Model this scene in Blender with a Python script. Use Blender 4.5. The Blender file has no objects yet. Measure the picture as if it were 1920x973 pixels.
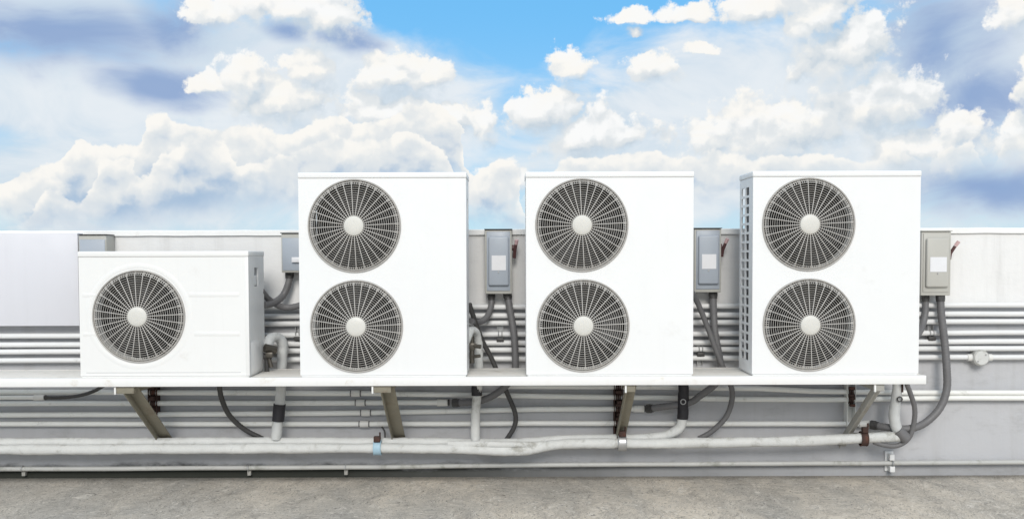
import bpy, bmesh, math, random
from mathutils import Vector, Matrix, Quaternion, noise
random.seed(7)
R = math.radians
scene = bpy.context.scene
col = scene.collection

# ------------------------------------------------------------------ camera
F = 1800.0                       # focal length in photo pixels (photo 1920 x 973)
CAM = Vector((0.0, -6.0, 1.55))
PITCH, ROLL, HORIZON = R(2.2), R(-0.19), 480.0
CY = HORIZON + F * math.tan(PITCH)          # row of the optical axis
cd = bpy.data.cameras.new('camera')
cam = bpy.data.objects.new('camera', cd); col.objects.link(cam)
cd.sensor_width = 36.0
cd.lens = F / 1920 * 36.0
cd.shift_y = (CY - 486.5) / 1920
cd.clip_start = 0.05; cd.clip_end = 3000
CROT = Matrix.Rotation(R(90) - PITCH, 3, 'X') @ Matrix.Rotation(ROLL, 3, 'Z')
cam.matrix_world = Matrix.Translation(CAM) @ CROT.to_4x4()
scene.camera = cam

# ------------------------------------------------------------------ light, sky, exposure
EXPOSURE = 0.92
scene.view_settings.view_transform = 'Standard'
scene.view_settings.look = 'None'
scene.view_settings.exposure = EXPOSURE
scene.view_settings.gamma = 1.0
scene.view_settings.use_curve_mapping = False
scene.render.engine = 'CYCLES'
scene.cycles.use_denoising = True
scene.cycles.max_bounces = 8; scene.cycles.diffuse_bounces = 3; scene.cycles.glossy_bounces = 2
SUN_EL, SUN_AZ = R(30), R(1)               # azimuth: to the right of straight behind the camera
sdir = Vector((math.sin(SUN_AZ) * math.cos(SUN_EL), -math.cos(SUN_AZ) * math.cos(SUN_EL), math.sin(SUN_EL)))
sl = bpy.data.lights.new('sun', 'SUN'); sl.energy = 1.1; sl.angle = R(22); sl.color = (1.0, 0.96, 0.90)
so = bpy.data.objects.new('sun', sl); col.objects.link(so)
so.rotation_euler = sdir.to_track_quat('Z', 'Y').to_euler(); so.location = (3, -8, 9)

world = bpy.data.worlds.new('World'); scene.world = world; world.use_nodes = True
WSTR = 0.1


class NT:
    """small helper to write node maths"""
    def __init__(s, tree): s.t = tree
    def n(s, typ, **kw):
        nd = s.t.nodes.new(typ)
        for k, v in kw.items(): setattr(nd, k, v)
        return nd
    def put(s, sock, v):
        if v is None: return
        if hasattr(v, 'links') and hasattr(v, 'node'): s.t.links.new(v, sock)
        else: sock.default_value = v
    def m(s, op, a, b=None, c=None, clamp=False):
        nd = s.n('ShaderNodeMath', operation=op, use_clamp=clamp)
        for i, v in enumerate((a, b, c)): s.put(nd.inputs[i], v)
        return nd.outputs[0]
    def v(s, op, a, b=None, c=None, out=0):
        nd = s.n('ShaderNodeVectorMath', operation=op)
        for i, v in enumerate((a, b, c)): s.put(nd.inputs[i], v)
        return nd.outputs['Value'] if op in ('LENGTH', 'DOT_PRODUCT', 'DISTANCE') else nd.outputs[0]
    def scale(s, a, k):
        nd = s.n('ShaderNodeVectorMath', operation='SCALE'); s.put(nd.inputs[0], a); s.put(nd.inputs['Scale'], k)
        return nd.outputs[0]
    def comb(s, x, y, z):
        nd = s.n('ShaderNodeCombineXYZ'); s.put(nd.inputs[0], x); s.put(nd.inputs[1], y); s.put(nd.inputs[2], z)
        return nd.outputs[0]
    def sep(s, v):
        nd = s.n('ShaderNodeSeparateXYZ'); s.put(nd.inputs[0], v); return nd.outputs
    def noise(s, vec, scale, detail=4, rough=.55, dist=0.0, color=False):
        nd = s.n('ShaderNodeTexNoise'); s.put(nd.inputs['Vector'], vec); nd.inputs['Scale'].default_value = scale
        nd.inputs['Detail'].default_value = detail; nd.inputs['Roughness'].default_value = rough
        nd.inputs['Distortion'].default_value = dist
        return nd.outputs['Color' if color else 'Fac']
    def voro(s, vec, scale, detail=3, rough=.5, smooth=.25):
        nd = s.n('ShaderNodeTexVoronoi', feature='F1', voronoi_dimensions='2D'); s.put(nd.inputs['Vector'], vec)
        nd.inputs['Scale'].default_value = scale; nd.inputs['Detail'].default_value = detail
        nd.inputs['Roughness'].default_value = rough
        nd.normalize = True
        return nd.outputs['Distance']
    def ramp(s, x, a, b, lo=0.0, hi=1.0, smooth=True):
        nd = s.n('ShaderNodeMapRange', interpolation_type='SMOOTHSTEP' if smooth else 'LINEAR')
        s.put(nd.inputs[0], x)
        for i, q in ((1, a), (2, b), (3, lo), (4, hi)): s.put(nd.inputs[i], q)
        return nd.outputs[0]
    def mix(s, f, a, b, blend='MIX'):
        nd = s.n('ShaderNodeMix', data_type='RGBA', blend_type=blend)
        s.put(nd.inputs[0], f)
        for i, q in ((6, a), (7, b)):
            if isinstance(q, tuple) and len(q) == 3: q = q + (1,)
            s.put(nd.inputs[i], q)
        return nd.outputs[2]


def srgb(r, g, b):
    f = lambda c: (c / 255 / 12.92) if c <= 10 else ((c / 255 + .055) / 1.055) ** 2.4
    return (f(r), f(g), f(b))


def build_world():
    t = world.node_tree; t.nodes.clear(); k = NT(t)
    out = k.n('ShaderNodeOutputWorld'); bg = k.n('ShaderNodeBackground'); bg.inputs[1].default_value = WSTR
    t.links.new(bg.outputs[0], out.inputs[0])
    sky = k.n('ShaderNodeTexSky', sky_type='NISHITA', sun_disc=False, sun_elevation=SUN_EL, sun_rotation=math.pi - SUN_AZ,
              altitude=0.0, air_density=1.0, dust_density=0.3, ozone_density=4.0)
    gain = 1.0 / WSTR / (2 ** EXPOSURE)
    C = lambda r, g, b: tuple(c * gain for c in srgb(r, g, b))
    D = k.n('ShaderNodeTexCoord').outputs['Generated']
    x, y, z = k.sep(D)
    az = k.m('ARCTAN2', x, y)
    hz = k.m('SQRT', k.m('ADD', k.m('MULTIPLY', x, x), k.m('MULTIPLY', y, y)))
    el = k.m('DIVIDE', z, k.m('MAXIMUM', hz, .02))
    P0 = k.comb(az, el, 0.0)
    # region of hand-placed clouds; beyond it the same kinds of cloud go on at random
    region = k.m('MULTIPLY', k.ramp(k.m('ABSOLUTE', az), .62, .8, 1, 0), k.ramp(el, .30, .42, 1, 0))
    generic = k.m('SUBTRACT', k.noise(k.v('MULTIPLY', D, (3.2, 3.2, 6.0)), 1.0, 2, .5), .40)

    def A(px, py):
        a = math.atan((px - 960) / F)
        return a, (480 - py) / F * math.cos(a)

    def blobs(p, lst, smooth=True):
        acc = None
        for (px, py, rx, ry) in lst:
            a, e = A(px, py); sx, sy = F / rx, F / ry
            L = k.v('LENGTH', k.v('MULTIPLY_ADD', p, (sx, sy, 0), (-a * sx, -e * sy, 0)))
            acc = L if acc is None else k.m('SMOOTH_MIN' if smooth else 'MINIMUM', acc, L, .22 if smooth else None)
        return k.m('SUBTRACT', 1.0, acc)

    PALE = [(1400, 215, 330, 170), (1200, 250, 260, 120), (140, 190, 330, 90), (470, 95, 330, 80), (620, 250, 300, 120),
            (1800, 120, 230, 170), (300, 330, 480, 120), (1450, 330, 600, 130), (100, 20, 300, 80), (720, 230, 260, 90), (620, 190, 330, 130)]
    DARK = [(120, 62, 300, 70), (330, 55, 120, 75), (310, 160, 120, 44), (545, 55, 60, 26), (1745, 80, 140, 130), (1830, 190, 130, 90),
            (1850, 365, 210, 50), (650, 65, 60, 30)]
    warp = k.v('MULTIPLY', k.v('SUBTRACT', k.noise(D, 10.0, 2, .6, color=True), (.5, .5, .5)), (.05, .05, 0))
    Pw = k.v('ADD', P0, warp)
    warp2 = k.v('MULTIPLY', k.v('SUBTRACT', k.noise(D, 26.0, 4, .62, color=True), (.5, .5, .5)), (.034, .022, 0))
    Pc = k.v('ADD', P0, warp2)
    puff = k.m('SUBTRACT', .36, k.voro(k.v('MULTIPLY', Pc, (1, 1.1, 0)), 24.0, 2.6, .5))
    puffl = k.m('SUBTRACT', .36, k.voro(k.v('MULTIPLY_ADD', Pc, (1, 1.1, 0), (-.004, .010, 0)), 24.0, 2.6, .5))
    fine = k.m('SUBTRACT', k.noise(D, 62.0, 4, .65), .5)
    wisp = k.m('SUBTRACT', k.noise(k.v('MULTIPLY', D, (1, 1, 2.0)), 8.0, 5, .6, .5), .5)
    bump = k.m('MULTIPLY_ADD', k.m('SUBTRACT', puff, puffl), 1.7, k.m('MULTIPLY', fine, .45))
    px = 1.0 / F
    EM, AM = .36, .62                       # curve ranges: elevation 0..EM, azimuth -AM..AM
    caz, cel, _ = k.sep(Pc)
    u = k.m('MULTIPLY_ADD', caz, .5 / AM, .5, clamp=True)

    def curve(pts):
        nd = k.n('ShaderNodeFloatCurve'); cv = nd.mapping.curves[0]
        co = []
        for (x, y) in sorted(pts):
            a, e2 = A(x, y); co.append((a * .5 / AM + .5, min(1, max(0, e2 / EM))))
        while len(cv.points) < len(co): cv.points.new(.5, .5)
        for q, (x, y) in zip(cv.points, co): q.location = (x, y); q.handle_type = 'AUTO_CLAMPED'
        nd.mapping.update(); k.put(nd.inputs['Value'], u)
        return k.m('MULTIPLY', nd.outputs[0], EM)

    def layer(c, top, bot, amp, edge, base_soft, light, mid, shade, depth, strength=1.0):
        T, Bt = curve(top), curve(bot)
        over = k.m('SUBTRACT', T, cel)                                   # depth below the layer's outline
        d = k.m('ADD', k.m('MULTIPLY_ADD', puff, amp * px, over), k.m('MULTIPLY', fine, amp * .55 * px))
        al = k.m('MULTIPLY', k.ramp(d, 0, edge * px),
                 k.ramp(k.m('MULTIPLY_ADD', wisp, base_soft * 1.2 * px, k.m('SUBTRACT', cel, Bt)), -base_soft * .3 * px, base_soft * px))
        al = k.m('MULTIPLY', al, k.m('MULTIPLY', region, strength))
        t_ = k.m('DIVIDE', d, depth * px)
        br = k.m('ADD', k.m('MULTIPLY', bump, 1.0), k.m('SUBTRACT', .95, k.m('MULTIPLY', t_, .75)))
        colr = k.mix(k.ramp(br, .5, 1.05), k.mix(k.ramp(br, -.15, .55), shade, mid), light)
        return k.mix(al, c, colr)

    CUM = [(470, 152, 66, 52), (575, 132, 62, 48), (530, 195, 125, 60), (405, 160, 46, 24), (735, 148, 72, 48), (805, 150, 52, 46), (740, 210, 130, 60),
           (1075, 125, 44, 34), (1225, 132, 50, 38), (1190, 38, 58, 17), (1300, 34, 62, 20), (1410, 25, 78, 36), (1316, 94, 42, 18), (1196, 68, 20, 11),
           (530, 15, 95, 45), (620, 38, 78, 60), (400, 30, 50, 34), (903, 232, 44, 54), (1025, 214, 84, 58), (1100, 262, 112, 66), (937, 348, 62, 46), (850, 225, 34, 40),
           (1530, 30, 80, 90), (1585, 110, 100, 100), (1635, 205, 120, 90), (1715, 280, 120, 55), (1785, 250, 44, 62), (1905, 30, 42, 48), (1918, 150, 28, 62), (1908, 265, 38, 48), (1450, 260, 190, 80)]

    def blob_clouds(c):
        b0 = blobs(Pc, CUM); b1 = blobs(k.v('ADD', Pc, (-.004, .014, 0)), CUM)
        d = k.m('ADD', k.m('MULTIPLY_ADD', puff, 1.6, b0), k.m('MULTIPLY', fine, 1.5))
        slope = k.m('SUBTRACT', b0, b1)
        under = k.ramp(slope, -.25, .12, 1, 0)
        al = k.m('MULTIPLY', k.ramp(d, -.02, k.m('MULTIPLY_ADD', under, .8, .32)), region)
        br = k.m('MULTIPLY_ADD', bump, 1.35, k.m('MULTIPLY_ADD', slope, 1.2, .46))
        return k.mix(al, c, k.mix(k.ramp(br, .45, 1.0), k.mix(k.ramp(br, -.1, .5), SH_, MID), k.mix(k.ramp(wisp, -.1, .1), WH, CR_)))

    # beyond the picture: the same cloud at random
    gd = k.m('ADD', k.m('MULTIPLY', generic, 3.2), k.m('MULTIPLY', puff, .8))
    # veils
    gs = k.m('MULTIPLY', generic, 2.0)
    bp = blobs(Pw, PALE); bp = k.m('MULTIPLY_ADD', region, k.m('SUBTRACT', bp, gs), gs)
    bd = blobs(Pw, DARK); gk = k.m('SUBTRACT', k.m('MULTIPLY', generic, -2.0), .25)
    bd = k.m('MULTIPLY_ADD', region, k.m('SUBTRACT', bd, gk), gk)
    a_p = k.m('MULTIPLY', k.ramp(k.m('MULTIPLY_ADD', wisp, 1.5, bp), -.3, .5), .92)
    a_d = k.m('MULTIPLY', k.ramp(k.m('MULTIPLY_ADD', wisp, 2.2, bd), -.15, .95), .85)
    blue = k.mix(.82, sky.outputs[0], k.mix(k.ramp(el, .02, .26), C(160, 202, 230), C(100, 184, 238)))
    c = k.mix(a_p, blue, k.mix(k.ramp(wisp, -.16, .16), C(210, 223, 234), C(236, 240, 243)))
    c = k.mix(a_d, c, C(130, 160, 206))
    WH, CR_, MID, SH_, BL = C(250, 251, 251), C(251, 249, 244), C(226, 231, 234), C(196, 210, 222), C(168, 192, 218)
    ab = lambda xs, y: [(x, y) for x in xs]
    Z = 560                                                              # row of an absent outline
    c = blob_clouds(c)
    c = layer(c, [(-300, 420), (-40, 380), (8, 345), (45, 312), (92, 294), (114, 302), (132, 277), (165, 256), (188, 268), (225, 262), (262, 268), (280, 226), (302, 219), (332, 232), (375, 242), (440, 232), (520, 246), (600, 232), (642, 214), (676, 236), (735, 222), (765, 196), (805, 192), (842, 206), (864, 240), (880, 330), (900, 318), (935, 306), (968, 320), (985, 360), (1010, Z), (2200, Z)],
              [(-300, 450), (0, 440), (200, 425), (400, 400), (600, 380), (860, 345), (880, 430), (1000, 430), (2200, 430)], 34, 6, 70, CR_, MID, BL, 95)
    c = layer(c, [(-300, 470), (30, 420), (70, 382), (108, 360), (140, 372), (180, 345), (212, 302), (252, 298), (275, 330), (300, 290), (345, 279), (365, 256), (402, 252), (436, 262), (452, 305), (520, 296), (580, 272), (640, 252), (700, 268), (770, 248), (820, 278), (850, 320), (880, 420), (960, 400), (1000, 350), (1060, 305), (1150, 290), (1210, 284), (1270, 296), (1340, 286), (1420, 300), (1520, 290), (1610, 302), (1690, 284), (1730, 300), (1775, 276), (1810, 268), (1850, 320), (1890, 255), (1960, 240), (2200, 300)],
              [(-300, 450), (0, 435), (200, 418), (330, 405), (450, 385), (600, 370), (860, 380), (1000, 390), (1500, 370), (1740, 318), (1860, 318), (2200, 330)], 38, 7, 60, CR_, MID, BL, 80, .95)
    out_a = k.m('MULTIPLY', k.ramp(gd, 0, .35), k.m('SUBTRACT', 1.0, region))
    c = k.mix(out_a, c, k.mix(k.ramp(bump, -.5, .4), SH_, WH))
    t.links.new(c, bg.inputs[0])
    world.cycles.sampling_method = 'NONE'


build_world()


# ------------------------------------------------------------------ helpers
def P(px, py, Y):
    """world point seen at photo pixel (px, py) on the plane y = Y"""
    d = CROT @ Vector(((px - 960) / F, -(py - CY) / F, -1.0))
    return CAM + d * ((Y - CAM.y) / d.y)


def XX(px, py, Y): return P(px, py, Y).x
def ZZ(px, py, Y): return P(px, py, Y).z


MATS = {}


def material(name, base, rough=.5, metallic=0.0, vary=.06, scale=6.0, dirt=None, dirt_amt=0.0, dirt_scale=3.0, streak=0.0,
             bump=0.0, bump_scale=60.0, fine=0.0):
    """principled paint / metal with mottling, optional dirt patches and vertical streaks, in object space"""
    m = bpy.data.materials.new(name); m.use_nodes = True; t = m.node_tree; k = NT(t)
    bs = t.nodes['Principled BSDF']
    geo = k.n('ShaderNodeNewGeometry').outputs['Position']
    base = tuple(base)
    lo = tuple(max(0, c * (1 - vary)) for c in base); hi = tuple(min(1, c * (1 + vary)) for c in base)
    c = k.mix(k.noise(geo, scale, 5, .6), lo, hi)
    if fine:
        c = k.mix(k.m('MULTIPLY', k.ramp(k.noise(geo, 220, 3, .7), .5, .75), fine), c, tuple(q * .5 for q in base))
    if dirt:
        n = k.noise(geo, dirt_scale, 8, .68, .3)
        c = k.mix(k.ramp(n, .62 - .3 * dirt_amt, .82 - .3 * dirt_amt, 0, min(1, .35 + dirt_amt)), c, dirt)
    if streak:
        s = k.noise(k.v('MULTIPLY', geo, (14, 14, .7)), 1.0, 5, .65)
        c = k.mix(k.m('MULTIPLY', k.ramp(s, .52, .78), streak), c, dirt or tuple(q * .6 for q in base))
    k.put(bs.inputs['Base Color'], c)
    bs.inputs['Metallic'].default_value = metallic
    k.put(bs.inputs['Roughness'], k.ramp(k.noise(geo, 9, 4, .6), .3, .7, max(.05, rough - .09), min(1, rough + .09)))
    if bump:
        b = k.n('ShaderNodeBump'); b.inputs['Strength'].default_value = bump; b.inputs['Distance'].default_value = .01
        k.put(b.inputs['Height'], k.noise(geo, bump_scale, 6, .65))
        t.links.new(b.outputs[0], bs.inputs['Normal'])
    MATS[name] = m
    return m


material('casing', (.83, .83, .825), .38, vary=.015, scale=2.0, dirt=(.55, .52, .47), dirt_amt=.05, dirt_scale=2.6, streak=.05)
material('casing_old', (.82, .815, .80), .42, vary=.02, scale=3, dirt=(.55, .5, .44), dirt_amt=.12, dirt_scale=2.6, streak=.07)
material('groove', (.55, .55, .55), .6, vary=.05)
material('grille_wire', (.46, .44, .41), .45, vary=.15, scale=20)
material('grille_rim', (.42, .40, .375), .5, vary=.25, scale=18, dirt=(.16, .12, .09), dirt_amt=.12, dirt_scale=14)
material('hub_cap', (.66, .645, .60), .5, vary=.05, scale=20, dirt=(.5, .45, .38), dirt_amt=.1, dirt_scale=25)
material('grille_spoke', (.66, .635, .60), .45, vary=.12, scale=20)
material('shroud', (.56, .55, .53), .55, vary=.15, scale=10)
material('blade', (.018, .0165, .017), .6, vary=.2)
material('interior', (.012, .011, .012), .8, vary=.3, scale=30)
material('coil', (.05, .05, .055), .5, .3, vary=.3, scale=90)
material('shelf_white', (.84, .835, .815), .5, vary=.03, scale=4, dirt=(.52, .42, .30), dirt_amt=.17, dirt_scale=5, streak=.1)
material('shelf_deck', (.78, .745, .69), .65, vary=.08, scale=5, dirt=(.36, .29, .2), dirt_amt=.22, dirt_scale=4, bump=.2)
material('bracket', (.235, .215, .165), .65, vary=.25, scale=9, dirt=(.12, .06, .03), dirt_amt=.3, dirt_scale=9, bump=.3, bump_scale=40)
material('bracket_pale', (.36, .35, .32), .65, vary=.2, scale=9, dirt=(.17, .11, .07), dirt_amt=.2, dirt_scale=9, bump=.3, bump_scale=40)
material('rust', (.055, .028, .022), .8, vary=.4, scale=25, dirt=(.16, .055, .03), dirt_amt=.35, dirt_scale=25, bump=.5)
material('conduit', (.76, .76, .755), .45, vary=.06, scale=7, dirt=(.36, .34, .30), dirt_amt=.1, dirt_scale=9, bump=.06, bump_scale=90)
material('conduit_shade_grey', (.47, .47, .45), .55, vary=.12, scale=5, dirt=(.2, .2, .16), dirt_amt=.35, dirt_scale=6, bump=.15)  # darker grey puts shade into the low conduit; also greys the junction box body
material('conduit_low', (.82, .82, .79), .5, vary=.08, scale=7, dirt=(.32, .31, .27), dirt_amt=.17, dirt_scale=9, bump=.1)
material('fitting', (.74, .73, .70), .4, vary=.08, scale=14, dirt=(.35, .33, .3), dirt_amt=.12, dirt_scale=20)
material('conduit_jb', (.62, .62, .60), .5, vary=.15, scale=25, dirt=(.3, .3, .27), dirt_amt=.3, dirt_scale=30)
material('galv', (.5, .5, .5), .38, .6, vary=.15, scale=25)
material('wrap', (.64, .645, .63), .75, vary=.14, scale=12, dirt=(.26, .25, .21), dirt_amt=.33, dirt_scale=9, bump=.35, bump_scale=45, fine=.3)
material('wrap_grey', (.58, .59, .585), .7, vary=.14, scale=14, dirt=(.24, .23, .2), dirt_amt=.3, dirt_scale=10, bump=.35, bump_scale=45)
material('black_tape', (.016, .015, .019), .5, vary=.3, bump=.35, bump_scale=50)
material('flex', (.15, .147, .15), .55, vary=.14, scale=12, dirt=(.24, .23, .22), dirt_amt=.1, dirt_scale=14)
material('flex_dark', (.055, .053, .052), .55, vary=.2, scale=12)
material('box_grey', (.38, .42, .475), .42, vary=.05, scale=5, dirt=(.34, .31, .24), dirt_amt=.06, dirt_scale=6)
material('box_edge', (.46, .455, .42), .5, vary=.08, scale=5, dirt=(.3, .25, .17), dirt_amt=.1, dirt_scale=6)
material('box_beige', (.50, .49, .45), .5, vary=.08, scale=5, dirt=(.42, .30, .13), dirt_amt=.14, dirt_scale=5)
material('label_plate', (.78, .78, .80), .4, vary=.04, scale=30, dirt=(.5, .5, .52), dirt_amt=.1, dirt_scale=40)
material('lever', (.10, .045, .045), .45, vary=.3, scale=30)
material('lever_tip', (.62, .42, .42), .5, vary=.1)
material('brass', (.11, .10, .085), .4, .6, vary=.3, scale=30)
material('blue_band', (.38, .55, .66), .6, vary=.1, scale=30)
material('panel_sheet', (.66, .66, .70), .5, vary=.02, scale=2, dirt=(.5, .5, .52), dirt_amt=.03, dirt_scale=3, streak=.10)
material('coping', (.86, .855, .84), .6, vary=.04, scale=6, dirt=(.4, .35, .27), dirt_amt=.08, dirt_scale=5, bump=.25, bump_scale=25)


def wall_material():
    m = bpy.data.materials.new('wall_paint'); m.use_nodes = True; t = m.node_tree; k = NT(t)
    bs = t.nodes['Principled BSDF']; geo = k.n('ShaderNodeNewGeometry').outputs['Position']
    x, y, z = k.sep(geo)
    up = k.mix(k.noise(geo, 2.2, 4, .6), (.77, .76, .75), (.815, .81, .80))
    lowc = k.mix(k.noise(geo, 2.0, 4, .6), (.455, .457, .475), (.53, .53, .545))
    wob = k.m('MULTIPLY', k.m('SUBTRACT', k.noise(geo, 5, 4, .6), .5), .02)
    edge = k.ramp(k.m('ADD', z, wob), WPAINT - .006, WPAINT + .006)
    c = k.mix(edge, lowc, up)
    st = k.noise(k.v('MULTIPLY', geo, (9, 1, .6)), 1.0, 6, .65)
    c = k.mix(k.m('MULTIPLY', k.ramp(st, .48, .8), .24), c, (.30, .29, .27))
    c = k.mix(k.m('MULTIPLY', k.ramp(k.noise(k.v('MULTIPLY', geo, (1.2, 1, 3)), 2.5, 7, .7), .5, .72), k.ramp(edge, 0, 1, .32, .08)), c, (.22, .215, .20))
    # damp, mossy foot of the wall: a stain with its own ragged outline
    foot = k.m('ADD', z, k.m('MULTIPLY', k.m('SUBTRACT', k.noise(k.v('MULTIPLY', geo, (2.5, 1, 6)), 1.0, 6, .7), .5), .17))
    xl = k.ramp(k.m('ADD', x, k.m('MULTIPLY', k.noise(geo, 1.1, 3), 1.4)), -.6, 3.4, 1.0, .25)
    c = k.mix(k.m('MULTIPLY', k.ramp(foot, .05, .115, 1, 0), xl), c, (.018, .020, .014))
    k.put(bs.inputs['Base Color'], c); bs.inputs['Roughness'].default_value = .75
    b = k.n('ShaderNodeBump'); b.inputs['Strength'].default_value = .25; b.inputs['Distance'].default_value = .012
    k.put(b.inputs['Height'], k.noise(k.v('MULTIPLY', geo, (1, 1, 1)), 16, 7, .6)); t.links.new(b.outputs[0], bs.inputs['Normal'])
    MATS['wall'] = m


def floor_material():
    m = bpy.data.materials.new('roof_concrete'); m.use_nodes = True; t = m.node_tree; k = NT(t)
    bs = t.nodes['Principled BSDF']; geo = k.n('ShaderNodeNewGeometry').outputs['Position']
    x, y, z = k.sep(geo)
    w = k.v('ADD', geo, k.scale(k.v('SUBTRACT', k.noise(geo, 3, 4, .6, color=True), (.5, .5, .5)), .3))
    ws = k.v('MULTIPLY', w, (1, .38, 1))
    big = k.noise(ws, 1.5, 5, .6)
    xl = k.ramp(k.m('ADD', x, k.m('MULTIPLY', big, 2.0)), -2.2, 1.2)
    c = k.mix(k.ramp(big, .32, .68), (.44, .41, .365), (.72, .64, .535))
    c = k.mix(k.m('MULTIPLY', k.m('SUBTRACT', 1.0, xl), .45), c, (.42, .41, .385))
    c = k.mix(k.m('MULTIPLY', k.ramp(k.noise(ws, 7, 8, .74), .44, .70), .55), c, (.25, .23, .205))
    c = k.mix(k.m('MULTIPLY', k.ramp(k.noise(ws, 11, 9, .78), .53, .66), .65), c, (.74, .69, .62))
    # broom strokes, two directions, in patches
    rot = k.n('ShaderNodeVectorRotate', rotation_type='Z_AXIS'); k.put(rot.inputs['Vector'], w); rot.inputs['Angle'].default_value = .35
    br1 = k.noise(k.v('MULTIPLY', rot.outputs[0], (95, 9, 1)), 1.0, 4, .65)
    br2 = k.noise(k.v('MULTIPLY', w, (7, 60, 1)), 1.0, 4, .65)
    brush = k.m('ADD', k.m('MULTIPLY', br1, k.ramp(k.noise(w, 1.2, 2), .42, .58)), k.m('MULTIPLY', br2, k.ramp(k.noise(w, 1.2, 2), .42, .58, 1, 0)))
    c = k.mix(k.m('MULTIPLY', k.ramp(brush, .52, .68), .55), c, (.86, .80, .72))
    c = k.mix(k.m('MULTIPLY', k.ramp(brush, .34, .47, 1, 0), .5), c, (.19, .175, .155))
    spk = k.noise(ws, 85, 5, .75)
    c = k.mix(k.m('MULTIPLY', k.ramp(spk, .55, .64), .85), c, (.085, .078, .07))
    c = k.mix(k.m('MULTIPLY', k.ramp(k.noise(ws, 60, 5, .75), .59, .66), .75), c, (.86, .83, .78))
    # darker towards the wall foot, with a ragged edge
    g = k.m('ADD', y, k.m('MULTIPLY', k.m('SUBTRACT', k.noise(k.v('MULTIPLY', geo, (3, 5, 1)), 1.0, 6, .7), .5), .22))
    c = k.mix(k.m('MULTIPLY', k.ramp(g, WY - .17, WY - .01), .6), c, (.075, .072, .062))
    k.put(bs.inputs['Base Color'], c); bs.inputs['Roughness'].default_value = .85
    b = k.n('ShaderNodeBump'); b.inputs['Strength'].default_value = .7; b.inputs['Distance'].default_value = .012
    h = k.m('ADD', k.m('ADD', k.noise(ws, 20, 8, .7), k.m('MULTIPLY', brush, .7)), k.m('MULTIPLY', spk, .35))
    k.put(b.inputs['Height'], h); t.links.new(b.outputs[0], bs.inputs['Normal'])
    MATS['floor'] = m


class B:
    """collects shapes in one bmesh"""
    def __init__(s): s.bm = bmesh.new()
    def box(s, c, size, bev=0.0, rot=None, seg=2):
        tmp = bmesh.new(); bmesh.ops.create_cube(tmp, size=1.0)
        for v in tmp.verts: v.co = Vector((v.co.x * size[0], v.co.y * size[1], v.co.z * size[2]))
        if bev: bmesh.ops.bevel(tmp, geom=tmp.edges[:], offset=bev, segments=seg, affect='EDGES', profile=.5)
        M = Matrix.Translation(Vector(c)) @ (rot.to_4x4() if rot else Matrix())
        s._add(tmp, M); return s
    def bx(s, x0, x1, y0, y1, z0, z1, bev=0.0, seg=2):
        return s.box(((x0 + x1) / 2, (y0 + y1) / 2, (z0 + z1) / 2), (abs(x1 - x0), abs(y1 - y0), abs(z1 - z0)), bev, seg=seg)
    def _add(s, tmp, M=None):
        if M is not None: bmesh.ops.transform(tmp, matrix=M, verts=tmp.verts[:])
        mp = {v: s.bm.verts.new(v.co) for v in tmp.verts}
        for f in tmp.faces:
            try: s.bm.faces.new([mp[v] for v in f.verts])
            except ValueError: pass
        tmp.free()
    def tube(s, pts, r, segs=12, cap=True, rf=None, closed=False):
        pts = [Vector(p) for p in pts]; n = len(pts)
        rings = []; up = None
        for i, p in enumerate(pts):
            a = pts[(i - 1) % n] if (i > 0 or closed) else p
            b = pts[(i + 1) % n] if (i < n - 1 or closed) else p
            tg = (b - a).normalized()
            if up is None:
                up = Vector((0, 0, 1)) if abs(tg.z) < .9 else Vector((0, 1, 0))
            up = (up - tg * up.dot(tg)).normalized(); sd = tg.cross(up)
            ring = []
            for j in range(segs):
                an = 2 * math.pi * j / segs
                rr = rf(i / (n - 1 if n > 1 else 1), an, p) if rf else r
                ring.append(s.bm.verts.new(p + (up * math.cos(an) + sd * math.sin(an)) * rr))
            rings.append(ring)
        for i in range(n if closed else n - 1):
            A, C = rings[i], rings[(i + 1) % n]
            for j in range(segs):
                s.bm.faces.new((A[j], A[(j + 1) % segs], C[(j + 1) % segs], C[j]))
        if cap and not closed:
            s.bm.faces.new(rings[0][::-1]); s.bm.faces.new(rings[-1])
        return s
    def cyl(s, a, b, r, segs=16): return s.tube([a, b], r, segs)
    def lathe(s, prof, segs=48, c=(0, 0, 0)):
        """profile (radius, y) revolved round the y axis at c"""
        c = Vector(c); rings = []
        for (r, y) in prof:
            if r < 1e-6: rings.append([s.bm.verts.new(c + Vector((0, y, 0)))]); continue
            rings.append([s.bm.verts.new(c + Vector((r * math.cos(2 * math.pi * j / segs), y, r * math.sin(2 * math.pi * j / segs)))) for j in range(segs)])
        for A, C in zip(rings, rings[1:]):
            for j in range(segs):
                q = (j + 1) % segs
                if len(A) == 1 and len(C) == 1: continue
                if len(A) == 1: s.bm.faces.new((A[0], C[q], C[j]))
                elif len(C) == 1: s.bm.faces.new((A[j], A[q], C[0]))
                else: s.bm.faces.new((A[j], A[q], C[q], C[j]))
        return s
    def build(s, name, mat, parent=None, loc=None, angle=32):
        bmesh.ops.recalc_face_normals(s.bm, faces=s.bm.faces[:])
        me = bpy.data.meshes.new(name); s.bm.to_mesh(me); s.bm.free()
        me.polygons.foreach_set('use_smooth', [True] * len(me.polygons))
        me.set_sharp_from_angle(angle=R(angle))
        me.materials.append(MATS[mat])
        o = bpy.data.objects.new(name, me); col.objects.link(o)
        if parent: o.parent = parent
        if loc is not None: o.location = loc
        return o


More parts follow.
